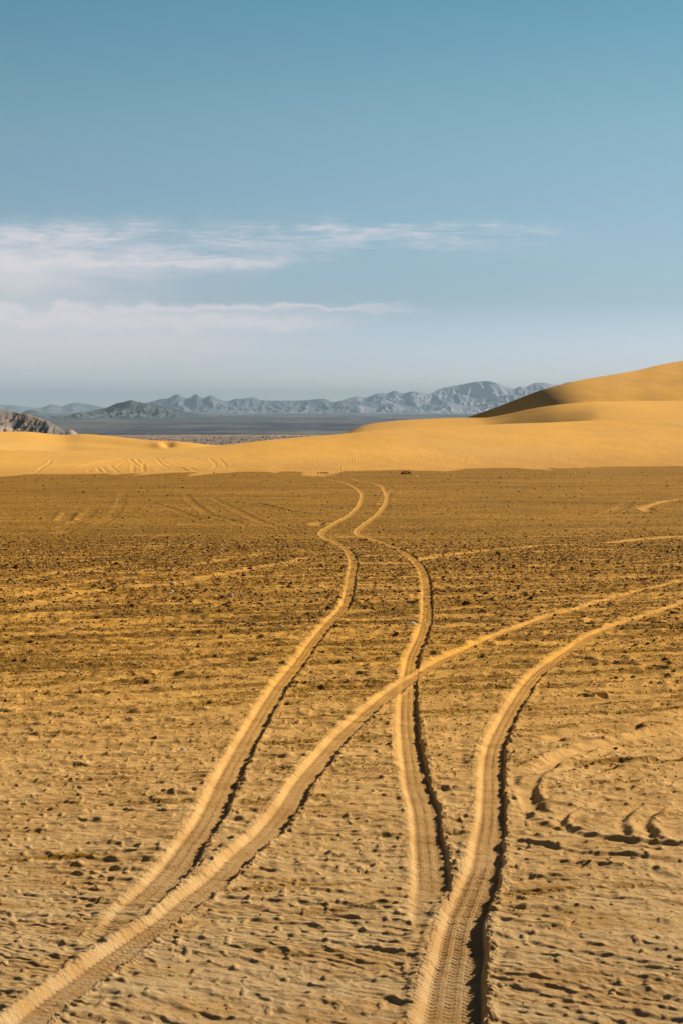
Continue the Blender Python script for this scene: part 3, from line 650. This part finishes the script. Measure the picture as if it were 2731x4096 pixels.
# tallest dune with its dark slip face
X3 = np.concatenate([np.linspace(1650, 3080, 1200), np.linspace(3080, 5500, 60)[1:]])
c3 = spl([(1650,1760),(1800,1697),(1862,1671),(1976,1631),(2063,1597),(2150,1564),(2220,1544),(2324,1519),(2455,1496),(2542,1481),(2629,1460),(2731,1441),(2950,1395),(3300,1350),(4200,1330),(5500,1500)], X3)
yc3 = spl([(1650,755),(1862,738),(2150,716),(2260,716),(2400,735),(2731,800),(3300,880),(5500,900)], X3); zc3 = zat(c3, yc3)
zf3 = plane(yc3-80) - 3.0
slope3 = np.radians(spl([(1650,28),(2020,28),(2100,24),(2180,16),(2280,11),(2420,9),(2731,7.5),(5500,7)], X3))
yf3 = yc3 - (zc3-zf3)/np.tan(slope3)
def ex3(Xg, Yg, XX, T):
    g = lambda cx, wx, ct, wt: np.exp(-((XX-cx)/wx)**2-((T-ct)/wt)**2)
    row = HOR - (pix(CX, 1600)[1]*0)
    return -1.3*g(2665, 45, .44, .05) + .9*g(2700, 80, .52, .06) - .5*g(2640, 60, .74, .05) + .5*fbm(Xg/35, Yg/45, 4, 113)*ss(XX, 2150, 2350)*(1-ss(T, .85, 1))
o3, _, _, _ = dune('dune', X3, yf3, zf3, yc3, zc3, 220, lambda t, X: t*(1.12-.12*t), M_dune, nf=300, extra=ex3, ripple=lambda Xg, Yg, XX, T: .35+0*T, label='tallest dune rising to the right edge, with a black slip face on its left')

# ------------------------------------------------------------------ valley floor and mountains
ZV = float(plane(2200))
vy = np.concatenate([np.linspace(270, 2100, 40), np.linspace(2200, 6000, 220), np.geomspace(6050, 70000, 160)])
vu = np.concatenate([np.linspace(-2, -.3, 20), np.linspace(-.28, .28, 500), np.linspace(.3, 2, 20)])
VY, VU = np.meshgrid(vy, vu, indexing='ij'); VX = VU*VY
vz = plane(VY) - 1.2 + 2.2*fbm(VX/500, VY/500, 4, 120)*ss(VY, 1500, 3000) + 10*fbm(VX/3000, VY/3000, 3, 123)*ss(VY, 6000, 12000)
mv, t, b = new_mat('scrubby_valley', .95)
g = t.nodes.new('ShaderNodeNewGeometry'); sp = t.nodes.new('ShaderNodeSeparateXYZ'); t.links.new(g.outputs['Position'], sp.inputs[0])
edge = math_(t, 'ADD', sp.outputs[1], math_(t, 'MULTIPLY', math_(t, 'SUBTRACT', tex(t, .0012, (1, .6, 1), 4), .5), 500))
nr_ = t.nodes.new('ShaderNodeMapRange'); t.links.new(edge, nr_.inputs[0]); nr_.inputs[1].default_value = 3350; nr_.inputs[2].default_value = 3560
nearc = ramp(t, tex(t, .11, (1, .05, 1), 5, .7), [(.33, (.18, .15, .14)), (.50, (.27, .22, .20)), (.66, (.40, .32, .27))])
farc = ramp(t, tex(t, .012, (1, .08, 1), 6, .65), [(.3, (.042, .062, .11)), (.5, (.068, .088, .145)), (.68, (.14, .155, .20))])  # dark scrub tone with the blue of haze put into it
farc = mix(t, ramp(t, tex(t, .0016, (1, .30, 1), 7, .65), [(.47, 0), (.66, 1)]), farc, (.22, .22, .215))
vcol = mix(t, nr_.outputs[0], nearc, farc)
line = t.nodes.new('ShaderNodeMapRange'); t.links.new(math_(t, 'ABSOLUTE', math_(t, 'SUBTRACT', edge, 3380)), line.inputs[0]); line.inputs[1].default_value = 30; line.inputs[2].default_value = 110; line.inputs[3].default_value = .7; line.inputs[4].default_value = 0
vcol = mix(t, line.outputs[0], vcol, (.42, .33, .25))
t.links.new(vcol, b.inputs['Base Color'])
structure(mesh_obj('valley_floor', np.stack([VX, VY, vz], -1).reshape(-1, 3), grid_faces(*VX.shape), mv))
# scrub on the near strip of the valley
ns = 8000; sy = 1700 + 1900*rng.random(ns)**.8; sx = (rng.random(ns)*.30-.20)*sy; sz = .3+.5*rng.random(ns)
VV = np.array(VAR)[rng.integers(0, 12, ns)]
P = np.stack([sx[:, None]+sz[:, None]*1.3*VV[:, :, 0], sy[:, None]+sz[:, None]*1.3*VV[:, :, 1], (plane(sy)-1.0)[:, None]+sz[:, None]*(VV[:, :, 2]+.6)], -1)
m_s, t, b = new_mat('desert_scrub'); t.links.new(ramp(t, tex(t, .05, (1, 1, 1), 3), [(.4, (.14, .115, .09)), (.6, (.26, .20, .15))]), b.inputs['Base Color'])
o = mesh_obj('desert_scrub', P.reshape(-1, 3), (ICF[None]+12*np.arange(ns, dtype=np.int32)[:, None, None]).reshape(-1, 3), m_s); o['kind'] = 'stuff'; o['label'] = 'low scattered scrub on the near strip of the valley'

def range_(name, layers, x0, x1, nx, y0, y1, ny, mat, label=None, sink=3):
    X = np.linspace(x0, x1, nx); Yr = np.linspace(y0, y1, ny)
    YY, XX = np.meshgrid(Yr, X, indexing='ij'); W = pix(X, CY)[0][None, :]*YY
    Z = np.full(YY.shape, ZV-sink, float)
    for (D, Wf, Wb, pts, sc, amp, seed) in layers:
        Dn = D + .25*Wf*fbm(X/260, X*0+seed, 3, seed+5)[None, :]
        H = np.maximum(zat(spl(pts, X), D) - (ZV-sink), 0)[None, :]
        H = H*(Dn/D)
        tt = (YY-Dn); tn = np.where(tt < 0, -tt/Wf, tt/Wb)
        tn = tn + .10*fbm(W/(sc*1.5), YY/(sc*1.5), 3, seed+9)*ss(tn, 0, .3)
        f = np.clip(1-tn, 0, 1)**1.25
        r = ridged(W/sc + .45*perlin(W/(sc*2), YY/(sc*2), seed+3), YY/(sc*4.2), 5, seed, .55)
        hh = H*(f - amp*4*f*(1-f)*(1-r)*.9)*np.where(f > 0, 1, 0)
        Z = np.maximum(Z, ZV-sink + hh + .012*H*fbm(W/(sc*.12), YY/(sc*.2), 3, seed+20)*ss(f, 0, .3)*(1-ss(f, .9, 1)*.5))
    # skirt so it has a foot below the floor
    o = mesh_obj(name, np.stack([W, YY, Z], -1).reshape(-1, 3), grid_faces(*YY.shape), mat)
    return structure(o, label)
LB = [(-2500,1600),(-1200,1590),(-600,1622),(-200,1612),(0,1616),(25,1621),(50,1620),(100,1627),(174,1629),(209,1618),(253,1624),(296,1612),(348,1615),(409,1627),(460,1636),(700,1640),(1400,1648)]
LC = [(330,1650),(436,1634),(520,1625),(592,1610),(645,1596),(675,1593),(714,1577),(740,1590),(758,1592),(787,1577),(814,1591),(849,1582),(875,1596),(915,1604),(945,1595),(967,1596),(1015,1589),(1045,1599),(1132,1602),(1219,1601),(1302,1596),(1333,1608),(1366,1602),(1450,1606),(1600,1620),(1800,1645)]
LR = [(1150,1648),(1260,1625),(1340,1610),(1366,1602),(1431,1585),(1462,1589),(1510,1573),(1549,1573),(1575,1563),(1610,1573),(1645,1565),(1714,1575),(1758,1554),(1802,1545),(1854,1535),(1906,1526),(1945,1524),(1976,1530),(2019,1546),(2054,1554),(2076,1545),(2093,1548),(2132,1532),(2172,1531),(2215,1539),(2237,1538),(2267,1528),(2324,1530),(2700,1560),(3400,1580),(4500,1600)]
LF = [(1200,1650),(1366,1625),(1425,1598),(1470,1612),(1530,1596),(1580,1612),(1640,1598),(1700,1610),(1780,1590),(1836,1573),(1880,1592),(1960,1588),(2040,1578),(2120,1586),(2250,1575),(2500,1600),(3500,1620)]
LF2 = [(1240,1650),(1300,1640),(1370,1634),(1425,1622),(1500,1632),(1570,1612),(1620,1634),(1720,1615),(1780,1606),(1860,1622),(1990,1608),(2080,1625),(2300,1620),(2700,1640)]
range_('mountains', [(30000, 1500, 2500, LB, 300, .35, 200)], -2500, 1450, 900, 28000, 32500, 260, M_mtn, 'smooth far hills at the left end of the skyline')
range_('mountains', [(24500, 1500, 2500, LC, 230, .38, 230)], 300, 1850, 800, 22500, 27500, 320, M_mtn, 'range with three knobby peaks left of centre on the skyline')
range_('mountains', [(29000, 2400, 3000, LR, 260, .45, 260), (25600, 900, 900, LF, 190, .42, 290), (24000, 700, 900, LF2, 160, .4, 310)], 1100, 4500, 1500, 22800, 32500, 620, M_range, 'tallest pale rugged range behind the big dune')
LM = [(230,1690),(279,1674),(320,1660),(348,1650),(418,1633),(440,1627),(470,1613),(500,1607),(527,1600),(550,1606),(575,1610),(627,1620),(697,1633),(767,1650),(830,1660),(930,1676)]
LS = [(70,1680),(94,1652),(128,1639),(148,1643),(179,1656),(204,1669),(230,1690)]
LT = [(245,1695),(265,1666),(285,1661),(305,1652),(330,1650),(360,1662),(390,1680)]
range_('hills', [(11500, 700, 900, LM, 100, .42, 330)], 200, 960, 620, 10500, 12800, 240, M_hill, 'dark pyramid hill standing in front of the central range')
range_('hills', [(12500, 600, 500, LS, 90, .35, 350)], 60, 240, 200, 11700, 13200, 160, M_hill, 'small dark hill behind the brown rocky slope at far left')
range_('hills', [(10600, 350, 400, LT, 70, .4, 370)], 235, 400, 180, 10100, 11200, 150, M_hill, 'little pale-flanked hill in front of the pyramid hill')
LBR = [(-1500,1560),(-600,1600),(-150,1626),(0,1636),(25,1641),(64,1648),(102,1656),(140,1665),(166,1675),(179,1681),(194,1682),(212,1693),(230,1703),(250,1716),(262,1722),(270,1721),(281,1718.5),(292,1718),(306,1727),(319,1738),(340,1760),(370,1800)]
range_('rocky_hill', [(2000, 150, 300, LBR, 22, .26, 390)], -1500, 380, 900, 1700, 2350, 300, M_brown, 'brown rocky hillside streaked with sand at the left edge', sink=0.5)

# ------------------------------------------------------------------ litter, junk and the bird
import bmesh
def flat_mat(name, c, rough=.6):
    m, t, b = new_mat(name, rough); n = tex(t, 30, (1, 1, 1), 4)
    t.links.new(mix(t, ramp(t, n, [(.35, 0), (.65, 1)]), tuple(v*.8 for v in c), c), b.inputs['Base Color']); return m
M_or = flat_mat('orange_plastic', (.85, .20, .02), .45); M_red = flat_mat('red_plastic', (.5, .04, .01), .5)
M_wh = flat_mat('white_plastic', (.85, .78, .72), .5); M_blk = flat_mat('charred_wood', (.02, .014, .012), .9)
M_brn = flat_mat('brown_board', (.10, .035, .015), .8); M_yel = flat_mat('yellow_wood', (.75, .48, .06), .7); M_teal = flat_mat('teal_cloth', (.10, .34, .32), .8)
M_bird = flat_mat('dark_feathers', (.03, .03, .03), .8); M_ash = flat_mat('pale_ash', (.55, .42, .30), .9)
def bm_obj(name, build, mat, parent=None, bevel=0):
    bm = bmesh.new(); build(bm)
    if bevel: bmesh.ops.bevel(bm, geom=bm.edges[:], offset=bevel, segments=1, affect='EDGES')
    bmesh.ops.recalc_face_normals(bm, faces=bm.faces)
    me = bpy.data.meshes.new(name); bm.to_mesh(me); bm.free(); me.materials.append(mat)
    o = bpy.data.objects.new(name, me); C.objects.link(o); o.parent = parent; return o
from mathutils import Matrix, Euler
def box(bm, c, s, rot=(0, 0, 0), taper=1.0):
    r = bmesh.ops.create_cube(bm, size=1)
    for v in r['verts']:
        if v.co.x > 0: v.co.y *= taper; v.co.z *= taper
        v.co = Euler([math.radians(a) for a in rot]).to_matrix() @ Vector((v.co.x*s[0], v.co.y*s[1], v.co.z*s[2])) + Vector(c)
def root(name, px, py, label, cat, rz=0):
    xx, yy = ground_pt([px], [py]); zz = ground_fields(xx, yy)[0][0] + plane(yy[0])
    o = bpy.data.objects.new(name, None); C.objects.link(o); o.location = (xx[0], yy[0], zz); o.rotation_euler = (0, 0, rz); o.empty_display_size = .2
    return tag(o, label, cat)
def curl_strip(bm, lx, ly, th, arch, seed):      # a bent shard with thickness
    r = random.Random(seed); n = 7; top = []; bot = []
    for i in range(n):
        a = i/(n-1); wdt = ly*(.35+.65*math.sin(math.pi*min(1, .15+a*.8))); z_ = arch*math.sin(math.pi*a)+.006
        top.append([bm.verts.new((lx*(a-.5), s*wdt/2*(1+.2*r.random()), z_+th+(s+1)*arch*.25)) for s in (-1, 0, 1)])
        bot.append([bm.verts.new((lx*(a-.5), s*wdt/2*(1+.2*r.random()), z_+(s+1)*arch*.25)) for s in (-1, 0, 1)])
    for i in range(n-1):
        for j in range(2):
            bm.faces.new((top[i][j], top[i+1][j], top[i+1][j+1], top[i][j+1])); bm.faces.new((bot[i][j], bot[i][j+1], bot[i+1][j+1], bot[i+1][j]))
        for j in (0, 2): bm.faces.new((top[i][j], bot[i][j], bot[i+1][j], top[i+1][j]) if j == 0 else (top[i][j], top[i+1][j], bot[i+1][j], bot[i][j]))
    for i in (0, n-1):
        for j in range(2): bm.faces.new((top[i][j], top[i][j+1], bot[i][j+1], bot[i][j]))
def shard(px, py, wd, mat, label, arch, aspect=.4, rz=0, name='plastic_shard'):
    xx, yy = ground_pt([px], [py]); zz = ground_fields(xx, yy)[0][0] + plane(yy[0]); s = wd/FPX*yy[0]
    o = bm_obj(name, lambda bm: curl_strip(bm, s, s*aspect, s*.06, arch*s, int(px)), mat)
    o.location = (xx[0], yy[0], zz+.001); o.rotation_euler = (math.radians(14), 0, rz); return tag(o, label, 'litter')
shard(2345, 3091, 18, M_or, 'left one of the orange plastic shards on the sand at right', .16, .55)
shard(2443, 3085, 17, M_or, 'right one of the orange plastic shards on the sand at right', .16, .55, .1)
shard(2417, 3094, 8, M_or, 'smallest orange scrap, between the two larger orange shards', .14, .7)
shard(736, 3011, 27, M_wh, 'flat white shell-like scrap on the sand left of the left rut', .10, .55, -.1, 'white_scrap')
t_ = root('torn_rag', 33, 2329, 'dark crumpled rag with a teal end at the left edge of the gravel', 'rag')
bm_obj('dark_cloth', lambda bm: (curl_strip(bm, .12, .07, .012, .035, 5), [v.co.__iadd__(Vector((.04, 0, .01))) for v in bm.verts]), M_blk, t_)
bm_obj('teal_end', lambda bm: (curl_strip(bm, .06, .05, .012, .02, 6), [v.co.__iadd__(Vector((-.06, 0, .012))) for v in bm.verts]), M_teal, t_)
# heap of charred boards at the far side of the flat
j = root('junk_heap', 1624, 1897, 'heap of black charred boards with a yellow stick at the dune foot', 'junk heap')
bm_obj('long_board', lambda bm: box(bm, (-.12, .25, .30), (.86, .10, .13), (8, -2, 2)), M_blk, j, .01)
bm_obj('back_post', lambda bm: (box(bm, (-.50, .2, .17), (.10, .12, .30), (0, -14, 0))), M_blk, j, .01)
bm_obj('charred_log', lambda bm: (box(bm, (-.36, -.12, .09), (.80, .20, .17), (0, 3, -4), .7)), M_blk, j, .03)
bm_obj('yellow_stick', lambda bm: box(bm, (-.19, -.26, .20), (.26, .05, .06), (0, 28, 0)), M_yel, j, .01)
bm_obj('brown_box', lambda bm: (box(bm, (.39, .05, .17), (.38, .34, .20), (0, 10, 6), .8)), M_brn, j, .02)
bm_obj('cross_board', lambda bm: box(bm, (.12, -.15, .12), (.60, .06, .05), (0, 5, 0)), M_brn, j, .008)
bm_obj('yellow_end', lambda bm: box(bm, (.60, -.12, .10), (.15, .08, .06), (0, 35, 0)), M_yel, j, .01)
bm_obj('front_lath', lambda bm: box(bm, (.22, -.34, .03), (.62, .05, .04), (0, 1, 0)), M_or, j, .006)
bm_obj('ash_lath', lambda bm: box(bm, (-.38, -.36, .03), (.56, .05, .03), (0, -1, 0)), M_ash, j, .006)
j.scale = (.86, .86, .80)
f = root('fire_remains', 1290, 1894, 'low row of burnt sticks and pale stones left of the junk heap', 'campfire remains')
bm_obj('burnt_stick', lambda bm: box(bm, (-.42, 0, .06), (.26, .10, .10), (0, 6, 10), .6), M_blk, f, .02)
bm_obj('burnt_stick', lambda bm: box(bm, (-.10, 0, .07), (.24, .10, .12), (0, -12, -8), .7), M_blk, f, .02)
bm_obj('burnt_stick', lambda bm: box(bm, (.32, .05, .10), (.34, .10, .10), (0, -8, 5), .8), M_blk, f, .02)
bm_obj('pale_stone', lambda bm: (box(bm, (.64, 0, .09), (.18, .14, .17), (0, 25, 0), .6)), M_wh, f, .03)
bm_obj('pale_stone', lambda bm: (box(bm, (.02, -.05, .07), (.06, .08, .13), (0, 10, 0), .8)), M_wh, f, .015)
bm_obj('orange_stone', lambda bm: box(bm, (.13, -.04, .07), (.10, .08, .12), (0, 0, 12), .8), M_or, f, .02)
bm_obj('ash_bed', lambda bm: box(bm, (.30, -.14, .02), (.86, .14, .03)), M_ash, f, .01)
for px, py, s, lab in ((1665.5, 1905.5, 7, 'white scrap on the far flat just right of the junk heap'), (1691, 1895, 5, 'tiny white scrap farther right of the junk heap'), (1521, 1907, 4, 'tiny white scrap on the far flat left of the junk heap'),
                       (2119, 1868.5, 4, 'white speck at the foot of the right dune'), (2296, 1893, 9, 'thin pale scrap on the far right of the flat')):
    shard(px, py, s, M_wh, lab, .35, .8, 0, 'white_scrap')
shard(1309, 1903, 7, M_yel, 'small yellow scrap just below the campfire remains', .2, .8, 0, 'yellow_scrap')
def bird(bm):
    bmesh.ops.create_icosphere(bm, subdivisions=2, radius=1)
    for v in bm.verts:
        v.co = Vector((v.co.x*.06*(1 if v.co.x > 0 else 1.5), v.co.y*.045, v.co.z*.04))
    for s in (-1, 1):
        a = [bm.verts.new(p) for p in ((.03, s*.03, .01), (.02, s*.12, .045), (-.01, s*.22, .02), (-.04, s*.12, .035), (-.05, s*.03, .01))]
        b = [bm.verts.new(v.co - Vector((0, 0, .006))) for v in a]
        bm.faces.new(a); bm.faces.new(b[::-1])
        for i in range(5): bm.faces.new((a[i], a[(i+1) % 5], b[(i+1) % 5], b[i]))
bo = bm_obj('bird', bird, M_bird); u_, v_ = pix(580.5, 1283.2); bo.location = (u_*520, 520, CAM_H+v_*520); bo.rotation_euler = (0, 0, math.radians(75))
bo.scale = (1.3, 1.3, 1.3); tag(bo, 'tiny dark bird in front of the pale cloud bank at left', 'bird')

# ------------------------------------------------------------------ haze
hm = bpy.data.materials.new('haze'); hm.use_nodes = True; t = hm.node_tree; t.nodes.clear()
pvn = t.nodes.new('ShaderNodeVolumePrincipled'); pvn.inputs['Color'].default_value = (.45, .70, 1.0, 1); pvn.inputs['Density'].default_value = 3.1e-5; pvn.inputs['Anisotropy'].default_value = 0
mo = t.nodes.new('ShaderNodeOutputMaterial'); t.links.new(pvn.outputs[0], mo.inputs['Volume'])
hb = bm_obj('haze', lambda bm: box(bm, (0, 34500, 280), (160000, 73000, 700)), hm); hb['kind'] = 'stuff'; hb['label'] = 'pale blue air haze over the valley and mountains'
